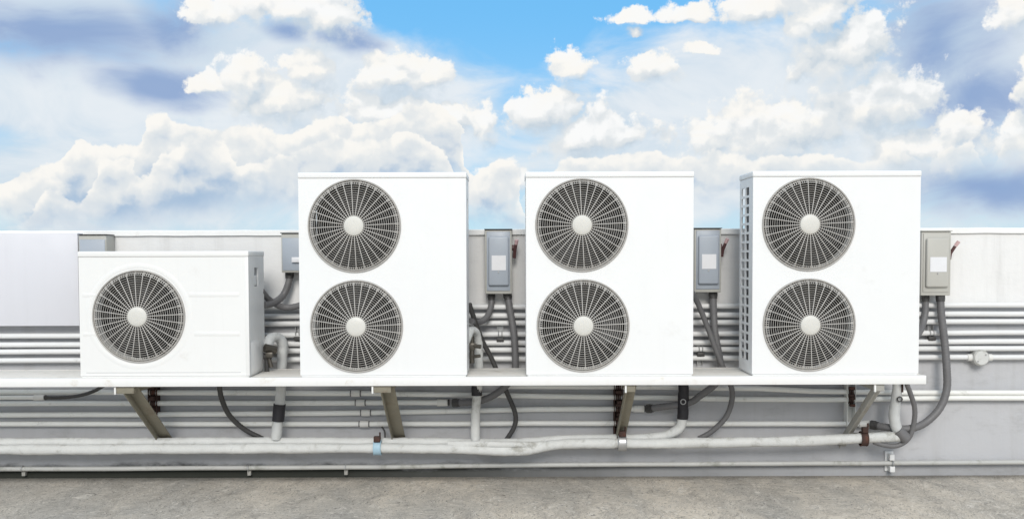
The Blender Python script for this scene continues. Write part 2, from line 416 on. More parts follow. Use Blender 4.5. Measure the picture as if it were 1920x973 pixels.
def spline(pts, n=10):
    pts = [Vector(p) for p in pts]
    if len(pts) < 3: return pts
    out = []
    for i in range(len(pts) - 1):
        p0 = pts[max(i - 1, 0)]; p1 = pts[i]; p2 = pts[i + 1]; p3 = pts[min(i + 2, len(pts) - 1)]
        for j in range(n):
            t = j / n
            out.append(.5 * ((2 * p1) + (p2 - p0) * t + (2 * p0 - 5 * p1 + 4 * p2 - p3) * t * t + (3 * p1 - p0 - 3 * p2 + p3) * t ** 3))
    out.append(pts[-1]); return out


def tag(o, label, cat, group=None):
    o['label'] = label; o['category'] = cat
    if group: o['group'] = group
    return o


def thing(name, loc, label, cat, group=None):
    o = bpy.data.objects.new(name, None); col.objects.link(o); o.location = loc; o.empty_display_size = .1
    return tag(o, label, cat, group)


def copy_tree(o, parent=None):
    c = o.copy(); col.objects.link(c); c.parent = parent
    for ch in [q for q in bpy.data.objects if q.parent == o]: copy_tree(ch, c)
    return c


# ------------------------------------------------------------------ setting: roof and parapet wall
WY = .70                                        # face of the parapet wall
WTOP = ZZ(960, 430, WY)
WPAINT = ZZ(960, 576, WY)
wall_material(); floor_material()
b = B(); n = 60
for (x0, x1, y0, y1) in [(-300, 300, -300, 300)]:
    b.bm.faces.new([b.bm.verts.new(v) for v in ((x0, y0, 0), (x1, y0, 0), (x1, y1, 0), (x0, y1, 0))])
fl = b.build('roof_floor', 'floor'); fl['kind'] = 'structure'

wl = thing('parapet_wall', (0, WY + .1, 0), 'long rendered parapet wall, white above and grey below, behind the units', 'wall')
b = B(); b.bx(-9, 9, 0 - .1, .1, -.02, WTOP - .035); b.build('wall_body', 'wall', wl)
b = B()
xs = [-9 + i * .06 for i in range(301)]
prof = [(-.118, -.038), (-.118, -.004), (-.112, 0), (.112, 0), (.118, -.004), (.118, -.038)]
rows = []
for xq in xs:
    jit = noise.noise(Vector((xq * 5, 0, 3))) * .0035 + noise.noise(Vector((xq * 17, 2, 3))) * .002
    rows.append([b.bm.verts.new((xq, p[0] + jit * .5, WTOP + p[1] + jit)) for p in prof])
for A, C in zip(rows, rows[1:]):
    for j in range(6): b.bm.faces.new((A[j], A[(j + 1) % 6], C[(j + 1) % 6], C[j]))
b.bm.faces.new(rows[0]); b.bm.faces.new(rows[-1][::-1])
b.build('coping', 'coping', wl)

# flat sheet panel over the pipes, far left
x1 = XX(147, 520, .60); z0, z1 = ZZ(75, 611, .60), ZZ(75, 437, .60)
b = B(); b.bx(-5.5, x1, .60, .697, z0, z1, .004)
pn = b.build('cover_panel', 'panel_sheet'); tag(pn, 'pale lavender flat cover panel on the wall left of the small single-fan unit', 'panel')

# ------------------------------------------------------------------ shelf and brackets
SZ = ZZ(960, 706.5, -.02)                        # shelf top
SH = .054
SX1 = XX(1737, 712, -.02)
sh = thing('shelf', (0, 0, SZ), 'long white steel shelf carrying the four outdoor units', 'shelf')
b = B(); b.bx(-5.2, SX1, -.02, .022, -SH, 0, .003); b.build('front_beam', 'shelf_white', sh)
b = B(); b.bx(-5.2, SX1 - .004, .0225, .43, -.014, -.002, .0015); b.build('deck', 'shelf_deck', sh)
b = B(); b.bx(-5.2, SX1 - .002, .4305, .47, -SH, -.001, .003); b.build('rear_beam', 'shelf_deck', sh)
ZD = SZ - .002                                  # deck level


def bracket(px_front, label, mat, w=.085, arm_l=-.085):
    X = XX(px_front, 728, .03)
    t = thing('shelf_bracket', (X, WY, SZ - SH), label, 'bracket', 'brackets under the shelf')
    b = B(); b.bx(arm_l, .024, -.700, -.002, -.046, -.003, .003); b.build('arm', mat, t)
    b = B(); b.bx(-w * .42, w * .42, -.014, -.001, -.53, -.47, .002); b.build('wall_plate', mat, t)
    p0 = Vector((0, -.665, -.03)); p1 = Vector((0, -.03, -.50))
    d = p1 - p0; ang = math.atan2(d.z, d.y)
    b = B(); rot = Matrix.Rotation(ang, 3, 'X'); mid = (p0 + p1) / 2
    L = d.length + .04
    b.box(mid + rot @ Vector((0, 0, .012)), (w, L, .007), .0015, rot)
    b.box(mid + rot @ Vector((-w / 2 + .0035, 0, -.013)), (.007, L, .043), .0015, rot)
    b.build('strut', mat, t)
    b = B(); b.bx(arm_l - .012, arm_l - .001, -.706, -.690, -.050, -.004, .001); b.build('end_tab', 'shelf_white', t)
    return t


bracket(247, 'brown dirty diagonal shelf bracket below the small single-fan unit', 'bracket')
bracket(727, 'brown diagonal shelf bracket below the twin-fan unit second from left', 'bracket')
bracket(1183, 'brown shelf bracket beside the rusty channel, below the gap right of the third unit', 'bracket', .07, -.03)
bracket(1648, 'pale grey diagonal shelf bracket near the right end of the shelf', 'bracket_pale', .065, -.03)

# ------------------------------------------------------------------ air conditioner units
FR = .287                                        # fan opening radius


def grille_mesh():
    b = B()
    r0, r1, n = .060, .258, 15
    for i in range(n):
        r = r0 + (r1 - r0) * (i + .5) / (n - .5) if i < n - 1 else r1
        y = -.026 + .004 * (r / r1) ** 2
        pts = [(r * math.cos(2 * math.pi * j / 64), y, r * math.sin(2 * math.pi * j / 64)) for j in range(64)]
        b.tube(pts, .0016, 4, closed=True)
    for (r, y, t) in ((.272, -.014, .003),):
        pts = [(r * math.cos(2 * math.pi * j / 72), y, r * math.sin(2 * math.pi * j / 72)) for j in range(72)]
        b.tube(pts, t, 5, closed=True)
    o = b.build('grille', 'grille_wire'); b = B()
    for i in range(32):
        a = 2 * math.pi * (i + .25) / 32; c, s = math.cos(a), math.sin(a)
        b.tube([(r * c, y, r * s) for r, y in ((.05, -.029), (.258, -.0245), (.272, -.015), (.280, -.002))], .0021, 4)
    for i in range(128):
        a = 2 * math.pi * (i + .5) / 128; c, s = math.cos(a), math.sin(a)
        b.tube([(r * c, y, r * s) for r, y in ((.256, -.0225), (.272, -.0145), (.280, -.001))], .0017, 3)
    return o, b.build('grille_spokes', 'grille_spoke')


def make_fan():
    """rolled rim ring in the front panel with shroud, grille, hub cap and blades behind"""
    b = B(); b.lathe([(.2805, .013), (.2795, -.004), (.282, -.010), (.287, -.012), (.2905, -.008), (.2915, -.0005)], 72)
    f = b.build('fan', 'grille_rim')
    b = B(); b.lathe([(.2795, .0135), (.277, .03), (.274, .075), (.272, .082), (.276, .082), (.279, .07)], 64)
    b.build('shroud', 'shroud', f)
    for g in grille_mesh(): g.parent = f
    b = B(); b.lathe([(.0, -.041), (.035, -.040), (.052, -.0375), (.060, -.033), (.062, -.027), (.058, -.022), (0, -.022)], 40)
    b.build('hub_cap', 'hub_cap', f)
    for i in range(3):
        bm = B(); rows = []
        for q in range(9):
            r = .05 + .203 * q / 8; sweep = .5 * (q / 8) ** 1.4; wdt = .55 + .42 * math.sin(math.pi * min(1, .25 + .6 * q / 8))
            row = []
            for h in range(7):
                u = h / 6 - .5; a = sweep + u * wdt * 1.25
                row.append(bm.bm.verts.new((r * math.cos(a), .075 + u * .07 * (1 - .2 * q / 8) + .02 * u * u, r * math.sin(a))))
            rows.append(row)
        for A, C in zip(rows, rows[1:]):
            for h in range(6): bm.bm.faces.new((A[h], A[h + 1], C[h + 1], C[h]))
        fs = bm.bm.faces[:]
        bmesh.ops.solidify(bm.bm, geom=fs, thickness=.004)
        o = bm.build('blade', 'blade', f); o.rotation_euler = (0, 2 * math.pi * i / 3 + .4, 0)
    b = B(); b.lathe([(0, .02), (.04, .022), (.055, .035), (.055, .12), (0, .12)], 32); b.build('motor_hub', 'blade', f)
    return f


FAN0 = make_fan()


def panel_with_holes(b, x0, x1, z0, z1, y0, y1, holes):
    tmp = bmesh.new(); loops = [[(x0, z0), (x1, z0), (x1, z1), (x0, z1)]]
    for (cx, cz, r) in holes:
        loops.append([(cx + r * math.cos(2 * math.pi * j / 72), cz + r * math.sin(2 * math.pi * j / 72)) for j in range(72)])
    edges = []
    for lp in loops:
        vs = [tmp.verts.new((p[0], y0, p[1])) for p in lp]
        edges += [tmp.edges.new((vs[i], vs[(i + 1) % len(vs)])) for i in range(len(vs))]
    bmesh.ops.triangle_fill(tmp, use_beauty=True, use_dissolve=False, edges=edges)
    ex = bmesh.ops.extrude_face_region(tmp, geom=tmp.faces[:])
    for v in [g for g in ex['geom'] if isinstance(g, bmesh.types.BMVert)]: v.co.y = y1
    b._add(tmp)


def cut_panel(b, u0, u1, z0, z1, hole, put):
    """flat rectangular side panel with one rectangular hole, as four strips; put(u0,u1,z0,z1) adds one"""
    a0, a1, c0, c1 = hole
    put(u0, u1, z0, c0); put(u0, u1, c1, z1); put(u0, a0, c0, c1); put(a1, u1, c0, c1)


def make_unit(name, W, H, D, fans, mat, label, group, single=False):
    """origin at the front left bottom corner; x right, y back, z up"""
    t = thing(name, (0, 0, 0), label, 'air conditioner', group)
    zc = H - .036
    b = B(); panel_with_holes(b, .0, W, .012, zc - .001, 0, .012, [(fx, fz, FR) for fx, fz in fans])
    fp = b.build('front_panel', mat, t, angle=40)
    # base pan and lid
    b = B(); b.bx(.006, W - .006, .006, D - .006, 0, .0115, .002); b.build('base_pan', mat, t)
    b = B(); b.bx(-.004, W + .004, -.005, D + .004, zc, H, .007, 3); b.build('top_cover', mat, t)
    b = B(); b.bx(.006, W - .006, .0125, .02, zc - .006, zc - .0005); b.build('lid_seam', 'groove', t)
    # left side: lattice in front of the coil
    if not single:
        y0, y1 = .10, D - .045; zb, zt = .085, zc - .055; n = 19
        g = B()
        g.bx(0, .010, .0125, y0, .012, zc - .001); g.bx(0, .010, y1, D, .012, zc - .001)
        g.bx(0, .010, y0, y1, .012, zb); g.bx(0, .010, y0, y1, zt, zc - .001)
        ym = (y0 + y1) / 2
        g.bx(.0005, .009, ym - .013, ym + .013, zb, zt)
        pitch = (zt - zb) / n
        for i in range(1, n):
            g.bx(.001, .0085, y0, ym - .013, zb + i * pitch - .0075, zb + i * pitch + .0075)
            g.bx(.001, .0085, ym + .013, y1, zb + i * pitch - .0075, zb + i * pitch + .0075)
        g.build('side_grille', mat, t)
    else:
        b = B(); b.bx(0, .010, .0125, D, .012, zc - .001); b.build('side_panel', mat, t)
    b = B(); b.bx(.03, .045, .03, D - .02, .06, zc - .03); b.build('coil', 'coil', t)
    b = B(); b.bx(.05, W - .015, D - .03, D - .012, .012, zc - .003); b.build('rear_coil', 'interior', t)
    b = B(); b.bx(W * .72, W * .72 + .006, .0135, D - .035, .013, zc - .004); b.build('divider', 'interior', t)
    # right side with recessed grip
    hz = (zc - .19, zc - .07) if single else (zc - .25, zc - .12)
    hy = (D * .38, D * .62) if single else (D * .45, D * .72)
    s = B(); cut_panel(s, .0125, D, .012, zc - .001, (hy[0], hy[1], hz[0], hz[1]), lambda a, c, e, f: s.bx(W - .010, W, a, c, e, f))
    sp = s.build('side_panel', mat, t)
    b = B(); b.bx(W - .05, W - .0455, hy[0] - .01, hy[1] + .01, hz[0] - .01, hz[1] + .01)
    b.bx(W - .045, W - .0105, hy[0] - .006, hy[0] - .001, hz[0] - .01, hz[1] + .01); b.bx(W - .045, W - .0105, hy[1] + .001, hy[1] + .006, hz[0] - .01, hz[1] + .01)
    b.bx(W - .045, W - .0105, hy[0], hy[1], hz[1] + .001, hz[1] + .006)
    b.build('grip_recess', 'groove', t)
    if single:
        b = B(); b.bx(W - .03, W - .004, hy[0] + .01, hy[1] - .012, hz[0] + .005, hz[1] - .05, .004); b.build('grip', mat, t)
        # raised collar, embossed grooves and corner edge of the front
        fx, fz = fans[0]
        b = B(); b.lathe([(.300, .0), (.303, -.0012), (.318, -.0016), (.330, -.0008), (.336, .0005)], 80, (fx, 0, fz)); b.build('collar', mat, t)
        for zg in (.275, .52):
            b = B(); b.bx(fx + .315 + (.03 if zg < .3 else .0), W - .06, -.0016, .001, zg - .013, zg + .013, .0012); b.build('embossed_bar', mat, t)
            b = B(); b.bx(.02, .105, -.0016, .001, zg - .011, zg + .011, .0012); b.build('embossed_bar', mat, t)
        b = B(); b.bx(.035, W - .055, -.0012, .001, .031, .0345, .0005); b.build('embossed_line', 'groove', t)
        b = B(); b.bx(W - .022, W + .002, -.004, .003, .012, zc - .0015, .0025); b.build('corner_trim', mat, t)
        # service valve cover bulging from the lower right side
        b = B(); tmp = bmesh.new()
        pr = [(.03, .02), (D - .05, .02), (D - .05, .20), (.10, .23), (.03, .215)]
        f0 = [tmp.verts.new((W + .001, p[0], p[1])) for p in pr]; f1 = [tmp.verts.new((W + .006, p[0] + .012 * (1 if i in (0, 4) else -1), p[1] + .012 * (1 if i in (0, 1) else -1))) for i, p in enumerate(pr)]
        tmp.faces.new(f0[::-1]); tmp.faces.new(f1)
        for i in range(5): tmp.faces.new((f0[i], f0[(i + 1) % 5], f1[(i + 1) % 5], f1[i]))
        b._add(tmp); b.build('valve_cover', mat, t)
    for fx, fz in fans:
        f = copy_tree(FAN0, t); f.location = (fx, 0, fz)
    return t


TW, TD = 1.045, .345
zb2, zt2 = ZZ(718, 705.5, 0), ZZ(718, 322, 0)
TH = zt2 - zb2 - .001
DECK = SZ
tf = [(.348, TH - .332), (.356, .318)]
u2 = make_unit('condenser_unit', TW, TH, TD, tf, 'casing', 'tall white twin-fan outdoor unit, nearest the small single-fan unit', 'twin-fan units on the shelf')
u2.location = (XX(561, 514, 0), 0, DECK)
u3 = copy_tree(u2); u3.location = (XX(986.5, 511, 0), 0, DECK)
u3['label'] = 'middle of the three tall white twin-fan units, between two grey switch boxes'
u4 = copy_tree(u2); u4.location = (XX(1411, 509, 0), 0, DECK)
u4['label'] = 'tall white twin-fan unit at right end of shelf, its side lattice showing'
W1, H1 = 318 / 300, ZZ(308, 470, 0) - ZZ(308, 707, 0)
u1 = make_unit('condenser_unit', W1, H1, .375, [(.372, .385)], 'casing_old', 'small white single-fan outdoor unit at left end of shelf', None, True)
u1.location = (XX(149, 590, 0), 0, DECK)
for o in [FAN0] + [q for q in bpy.data.objects if q.parent == FAN0]: bpy.data.objects.remove(o, do_unlink=True)

# ------------------------------------------------------------------ wall conduits
PY = .655
CR = .0185


def conduit(label, pts, r=CR, mat='conduit', ends=(False, False), couplings=(), Y=PY, group='white conduits along the wall'):
    path = [P(a, c, Y) for a, c in pts]
    t = thing('conduit', path[0], label, 'conduit', group); o = path[0]
    loc = [p - o for p in path]
    sm = []
    for a, c in zip(loc, loc[1:]):
        n = max(2, int((c - a).length / .12))
        for i in range(n):
            q = a.lerp(c, i / n); q = q + Vector((0, 0, noise.noise((q + o) * 2.3 + Vector((0, 0, 7 * o.z))) * .0022)); sm.append(q)
    sm.append(loc[-1])
    B().tube(sm, r, 14).build('pipe', mat, t)
    for cx in couplings:
        i = min(range(len(pts) - 1), key=lambda i: abs((pts[i][0] + pts[i + 1][0]) / 2 - cx) - 1e4 * (pts[i][0] <= cx <= pts[i + 1][0]))
        f = (cx - pts[i][0]) / (pts[i + 1][0] - pts[i][0]); q = loc[i].lerp(loc[i + 1], f); d = (loc[i + 1] - loc[i]).normalized()
        b = B(); b.cyl(q - d * .03, q + d * .03, r * 1.26, 16); cp = b.build('coupling', 'fitting', t)
        for e in (-1, 1):
            b = B(); b.cyl(q + d * e * .0305, q + d * e * .038, r * 1.14, 14); b.build('seal', 'flex', cp)
    if ends[1]:
        q = loc[-1]; d = (loc[-1] - loc[-2]).normalized()
        b = B(); b.cyl(q - d * .03, q + d * .042, r * 1.35, 16); b.build('connector', 'fitting', t)
        b = B(); b.tube([q + d * .043, q + d * .055], r * 1.2, 6); b.build('lock_nut', 'flex_dark', t)
    return t


S = -.0033                                       # slope of a level line in the photo, per pixel


def level(y, x): return y + S * (x - 960)


rank = ['uppermost', 'second highest', 'third highest', 'fourth highest', 'fifth highest', 'sixth highest']
for i, y in enumerate((575, 591.5, 605.5)):
    conduit('%s white conduit on the wall, running right from behind the small unit' % rank[i], [(420, level(y, 420)), (960, y), (2150, level(y, 2150))])
for i, y in enumerate((626.5, 643, 656)):
    conduit('%s white conduit on the wall, passing behind all four units' % rank[i + 3], [(-260, level(y, -260)), (960, y), (2150, level(y, 2150))])
conduit('white conduit just above shelf level, with the round junction box in it', [(-260, level(672.5, -260)), (960, 672.5), (2150, level(672.5, 2150))])
conduit('topmost white conduit below the shelf, running out right past the shelf end', [(940, 724), (1200, 725), (1420, 728), (1520, 733), (1700, 736), (2150, 736)], mat='conduit_low')
conduit('white conduit below the shelf, second from the top, sagging to the right', [(-260, 735), (200, 735), (700, 737.5), (1000, 742), (1400, 748), (1550, 749), (1800, 746), (2150, 745)], mat='conduit_low', couplings=(667,))
conduit('short white conduit stub with end connector below the shelf at far left', [(-260, 746), (72, 745)], r=.014, mat='conduit_low', ends=(0, 1), Y=.60)
conduit('white conduit below the shelf that ends left of the second riser pipe', [(-260, 757), (300, 755.5), (828, 754.5)], mat='conduit_low', ends=(0, 1), couplings=(676,))
conduit('white conduit below the shelf that ends just right of the third bracket', [(-260, 778), (300, 776.5), (700, 773.5), (1000, 767), (1196, 766)], mat='conduit_low', ends=(0, 1), couplings=(686,))
conduit('lowest white conduit of the row below the shelf, ending near the pale bracket', [(-260, 794), (300, 794.5), (700, 794.5), (1000, 793), (1618, 794.5)], mat='conduit_low', ends=(0, 1), couplings=(683,))
conduit('single white conduit low on the wall just above the roof floor', [(-260, 880), (200, 878), (700, 875), (1000, 871.5), (1500, 868.5), (2150, 865)], r=.0165, mat='conduit_shade_grey', group=None)

# round junction box in a conduit
jp = P(1836, 670, PY)
jb = thing('junction_box', jp, 'round white junction box on the conduit at far right', 'junction box')
b = B(); b.lathe([(0, -.034), (.05, -.034), (.056, -.030), (.0575, -.02), (.0575, .030), (0, .030)], 40); b.build('body', 'conduit_shade_grey', jb)
b = B(); b.lathe([(0, -.0395), (.046, -.0395), (.0485, -.037), (.0485, -.0345)], 36); b.build('lid', 'conduit_jb', jb)
for a in (40, 220):
    b = B(); b.lathe([(0, -.043), (.006, -.043), (.007, -.040)], 10, (.035 * math.cos(R(a)), 0, .035 * math.sin(R(a)))); b.build('screw', 'galv', jb)
for s in (-1, 1):
    b = B(); b.cyl((s * .05, 0, 0), (s * .085, 0, 0), .025, 16); b.build('spout', 'fitting', jb)


def pipe_clamp(px, py0, py1, label, pys):
    """short channel behind the conduits, with a strap and bolt on each"""
    a, c = P(px, py0, .68), P(px, py1, .68)
    t = thing('pipe_clamp', (a.x, WY, c.z), label, 'clamp', 'clamps holding wall conduits')
    h = a.z - c.z
    b = B(); b.bx(-.02, -.017, -.038, -.001, 0, h); b.bx(.017, .02, -.038, -.001, 0, h); b.bx(-.0168, .0168, -.005, -.001, 0, h); b.build('channel', 'galv', t)
    for y in pys:
        z = ZZ(px, y, PY) - c.z; r = CR + .003
        pts = [(0, -.045 + r * 1.02 * math.cos(q), z + r * 1.02 * math.sin(q)) for q in [math.pi * (.5 + i / 10) for i in range(11)]]
        b = B()
        for s in (-.012, .012): b.tube([Vector(p) + Vector((s, 0, 0)) for p in pts], .004, 6)
        b.build('strap', 'galv', t)
        b = B(); b.box((0, -.055, z - r - .014), (.05, .035, .026), .003); b.cyl((0, -.055, z - r - .03), (0, -.055, z - r - .002), .007, 8); b.build('bolt', 'flex_dark', t)


pipe_clamp(560, 600, 646, 'clamp on the conduits between the single-fan unit and its neighbour', (624.5,))
pipe_clamp(938, 612, 646, 'clamp on the conduits under the grey switch box left of the middle unit', (627,))
pipe_clamp(1312, 638, 684, 'clamp on the conduits under the grey switch box right of the middle unit', (654,))
pipe_clamp(1743, 610, 646, 'clamp on the conduits under the beige switch box', (624.5,))


def rusty_channel(px, y0, y1, label, straps, mat='rust'):
    a, c = P(px, y0, .62), P(px, y1, .62)
    t = thing('strut_channel', (a.x, WY, c.z), label, 'channel', 'rusty channels under the shelf')
    h = a.z - c.z
    b = B(); b.bx(-.030, -.026, -.075, -.001, 0, h); b.bx(.026, .030, -.075, -.001, 0, h); b.bx(-.0258, .0258, -.006, -.001, 0, h); b.build('rail', mat, t)
    for y in straps:
        z = ZZ(px, y, PY) - c.z; r = CR + .004
        pts = [(0, -.045 + r * math.cos(q), z + r * math.sin(q)) for q in [math.pi * (.5 + i / 10) for i in range(11)]]
        b = B()
        for s in (-.012, 0, .012): b.tube([Vector(p) + Vector((s, 0, 0)) for p in pts], .0055, 6)
        b.box((0, -.07, z + r + .012), (.04, .035, .02), .003); b.box((.004, -.072, z - r - .012), (.034, .03, .018), .003)
        b.build('strap', 'rust', t)


rusty_channel(284, 718, 782, 'rusty channel behind conduits beside the leftmost shelf bracket', (735, 756))
rusty_channel(1160, 716, 822, 'rusty channel behind conduits beside the third shelf bracket', (725, 743, 767, 793))
rusty_channel(1598, 716, 800, 'channel with rusty strap left of the pale end bracket', (736, 749), 'conduit_low')

# ------------------------------------------------------------------ insulated pipes
def lumpy(r, seed, amp=.1, rings=26):
    def f(t, an, p):
        q = Vector((p.x * 3.2, p.z * 3.2 + seed, math.cos(an) * .8)); w = noise.noise(q) * amp + noise.noise(Vector((p.x * 14 + seed, math.sin(an) * 1.2, p.z * 14))) * amp * .5
        ph = ((p.x + p.z) * 13 + an / 6.283 + seed) % 1.0; wrap = .05 * (ph - .5)
        return r * (1 + w + wrap)
    return f


IY = .53
PIPES = {}


def insul(name, pts, r, mat, label, cat, seed, Y=IY, extra=None, amp=.16, group=None, n=14):
    path = [P(q[0], q[1], q[2] if len(q) > 2 else Y) for q in pts]; o = path[0].copy()
    sp = [p - o for p in spline(path, n)]
    dense = []
    for a, c in zip(sp, sp[1:]):
        k = max(1, int((c - a).length / .011)); dense += [a.lerp(c, i / k) for i in range(k)]
    dense.append(sp[-1])
    f = lumpy(r, seed, amp)
    t = thing(name, o, label, cat, group)
    B().tube(dense, r, 16, rf=lambda tt, an, p: f(tt, an, p + o)).build('insulation', mat, t)
    return t, o, dense


def band(t, o, px0, py0, px1, py1, r, name, mat, Y=IY, segs=18):
    a, c = P(px0, py0, Y) - o, P(px1, py1, Y) - o
    b = B(); n = 8
    b.tube([a.lerp(c, i / n) for i in range(n + 1)], r, segs, rf=lambda tt, an, p: r * (1 + .05 * noise.noise(p * 30)))
    return b.build(name, mat, t)


def absorb(t, owner, name):
    """make the pieces under t parts of owner"""
    for ch in [q for q in bpy.data.objects if q.parent == t]:
        ch.parent = owner; ch.location = t.location - owner.location
        if ch.name.startswith('insulation'): ch.name = name
    bpy.data.objects.remove(t, do_unlink=True)


tp, op, _ = insul('insulated_pipe', [(-260, 843), (150, 842), (450, 840.5), (700, 840), (850, 841), (940, 844), (990, 843), (1035, 834), (1090, 831), (1200, 831), (1400, 828.5), (1560, 824), (1690, 818)],
      .0345, 'wrap', 'thick lumpy white insulated pipe along the wall, running to the shelf end', 'pipe', 1.0, Y=.50)
tq, oq, _ = insul('insulated_pipe', [(-260, 830), (150, 829.5), (500, 828), (800, 829), (880, 831), (960, 830), (1040, 825), (1120, 823), (1200, 822), (1245, 816), (1272, 803), (1279, 784), (1280, 755), (1281, 700)],
      .033, 'wrap', 'grey-white insulated pipe lying on the thick pipe and bending up to the shelf', 'pipe', 5.0, Y=.555)
tr, o_, _ = insul('insulated_pipe', [(840, 832, .51), (905, 832, .492), (950, 833, .486), (985, 833, .488), (1030, 833, .51)], .022, 'wrap', 'short ragged end of wrapped insulation on the thick pipe', 'pipe', 9.0, amp=.2)
absorb(tr, tp, 'loose_wrap')
t3, o3, _ = insul('riser_tape', [(1281, 706), (1281, 740), (1280, 785)], .0375, 'black_tape', 'black taped riser hanging below the shelf, third unit', 'tape', 3.0, Y=.555)
b = B(); b.tube([P(1281, 753, .513) - o3 + Vector((.017 * math.cos(q), 0, .017 * math.sin(q))) for q in [2 * math.pi * i / 16 for i in range(16)]], .0035, 5, closed=True); b.build('ring', 'galv', t3)
absorb(t3, tq, 'tape')

# riser of the single unit: from its valve, down behind the shelf to the pipe
t1, o1, _ = insul('riser_pipe', [(500, 655, .36), (506, 636, .40), (520, 632, .47), (531, 645, .51), (530, 668, .515), (527, 720, .515), (521, 790, .53), (518, 822, .54)],
                  .034, 'wrap_grey', 'wrapped riser pipe curving down beside the small single-fan unit', 'pipe', 12.0, group='risers from the units')
band(t1, o1, 524.3, 757, 521.4, 789, .0415, 'tape', 'black_tape', .526)
b = B(); q = P(497, 652, .30) - o1
b.cyl(q, q + Vector((.055, .05, -.02)), .028, 12); b.cyl(q + Vector((.01, .02, -.03)), q + Vector((.035, .02, -.13)), .014, 10); b.box(q + Vector((.03, -.005, -.045)), (.05, .03, .035), .006); b.build('valve', 'brass', t1)
b = B(); q = P(500, 672, .33) - o1; b.cyl(q + Vector((-.03, 0, .02)), q + Vector((.03, 0, 0)), .02, 12); b.cyl(q, q + Vector((.0, .0, -.09)), .016, 10); b.build('valve', 'flex_dark', t1)

t2, o2, _ = insul('riser_pipe', [(872, 640, .33), (880, 622, .37), (892, 622, .45), (897, 642, .50), (897, 680, .515), (895, 725, .515), (892, 770, .525), (891, 830, .54)],
                  .032, 'wrap', 'wrapped white riser pipe beside the second unit, reaching below the shelf', 'pipe', 15.0, group='risers from the units')
band(t2, o2, 894, 722, 894, 741, .037, 'clamp_band', 'black_tape', .52)
b = B(); q = P(885, 641, .36) - o2
b.cyl(q + Vector((0, 0, .04)), q + Vector((0, 0, -.14)), .016, 12); b.cyl(q + Vector((-.02, 0, -.02)), q + Vector((.06, -.02, -.03)), .014, 10); b.cyl(q + Vector((-.02, 0, -.1)), q + Vector((.055, -.02, -.09)), .011, 10)
b.box(q + Vector((0, 0, -.03)), (.045, .04, .05), .008); b.build('valve', 'brass', t2)

t4, o4, _ = insul('riser_pipe', [(1683, 700), (1682, 730), (1679, 755), (1677, 780), (1681, 800), (1690, 812)], .034, 'wrap_grey',
                  'grey wrapped riser hanging from the right end of the shelf', 'pipe', 21.0, Y=.50, group='risers from the units')
band(t4, o4, 1683, 806, 1698, 822, .040, 'tape', 'flex', .49)
b = B(); q = P(1687, 748, .455) - o4; b.tube([q + Vector((.016 * math.cos(a), 0, .016 * math.sin(a))) for a in [2 * math.pi * i / 14 for i in range(14)]], .005, 6, closed=True); b.build('ring', 'flex_dark', t4)
b = B(); q = P(1692, 735, .47) - o4; b.cyl(q, q + Vector((0, 0, .06)), .007, 8); b.build('hanger_rod', 'rust', t4)


def pipe_hanger(px, py, r, label, matband, matbolt, Y=.50, w=.05, tilt=0):
    o = P(px, py, Y)
    t = thing('pipe_hanger', o, label, 'pipe hanger')
    b = B(); pts = []
    for s in (-1, 1):
        b.tube([(s * w / 2 + tilt * .02 * math.sin(q), r * math.cos(q), r * 1.12 * math.sin(q)) for q in [2 * math.pi * i / 28 for i in range(28)]], .0045, 6, closed=True)
    b.lathe([(r * 1.02, -w / 2), (r * 1.05, -w / 2), (r * 1.05, w / 2), (r * 1.02, w / 2)], 28)
    # the lathe turns round y; swing it on to the pipe axis
    vs = b.bm.verts[-28 * 4:] if False else list(b.bm.verts)[-28 * 4:]
    for v in vs: v.co = Vector((v.co.y, v.co.x, v.co.z * 1.1))
    b.build('band', matband, t)
    b = B(); b.box((0, -r * .55, r * 1.12 + .016), (w * 1.0, .035, .038), .004); b.cyl((.02, -r * .55, r * 1.12 + .02), (.02, -r * .55, r * 1.12 + .062), .006, 8); b.build('bolt_block', matbolt, t)
    b = B(); b.box((0, .09, r * .2), (.03, .14, .008), .002); b.build('wall_arm', 'bracket', t)
    return t


pipe_hanger(708, 839, .043, 'pipe hanger with light blue band and rusty block on the thick pipe', 'blue_band', 'rust', w=.044)
pipe_hanger(1166, 830, .047, 'galvanised pipe hanger below the rusty channel, on the thick pipe', 'galv', 'rust', w=.05)
pipe_hanger(1619, 822, .043, 'rust-brown pipe hanger on the thick pipe near the pale bracket', 'rust', 'rust', w=.04)

# conduit stand-off near the floor
q = P(1672, 868, .64)
t = thing('standoff_bracket', q, 'small white stand-off bracket on the low conduit near the shelf end', 'bracket')
b = B(); b.bx(-.03, .03, .045, .058, -.065, .075, .002); b.bx(-.012, .022, -.005, .045, -.062, -.022, .002); b.bx(-.014, .018, -.005, .045, .02, .062, .002); b.build('plate', 'conduit', t)
b = B(); b.tube([(.006, .0 + .021 * math.cos(a), -.0 + .021 * math.sin(a)) for a in [2 * math.pi * i / 16 for i in range(16)]], .004, 6, closed=True); b.build('strap', 'galv', t)
for px, py in ((42, 878), (466, 877), (648, 876)):
    q = P(px, py, .655)
    t = thing('conduit_saddle', q, 'small metal saddle on the low conduit, %s' % {42: 'at the far left', 466: 'below the small single-fan unit', 648: 'left of the second bracket'}[px], 'saddle', 'saddles on the low conduit')
    b = B(); b.tube([(0, -.0 + .020 * math.cos(a), .020 * math.sin(a)) for a in [2 * math.pi * i / 16 for i in range(16)]], .004, 6, closed=True); b.build('strap', 'galv', t)
    b = B(); b.bx(-.012, .012, .010, .044, -.055, -.012, .002); b.build('foot', 'bracket_pale', t)

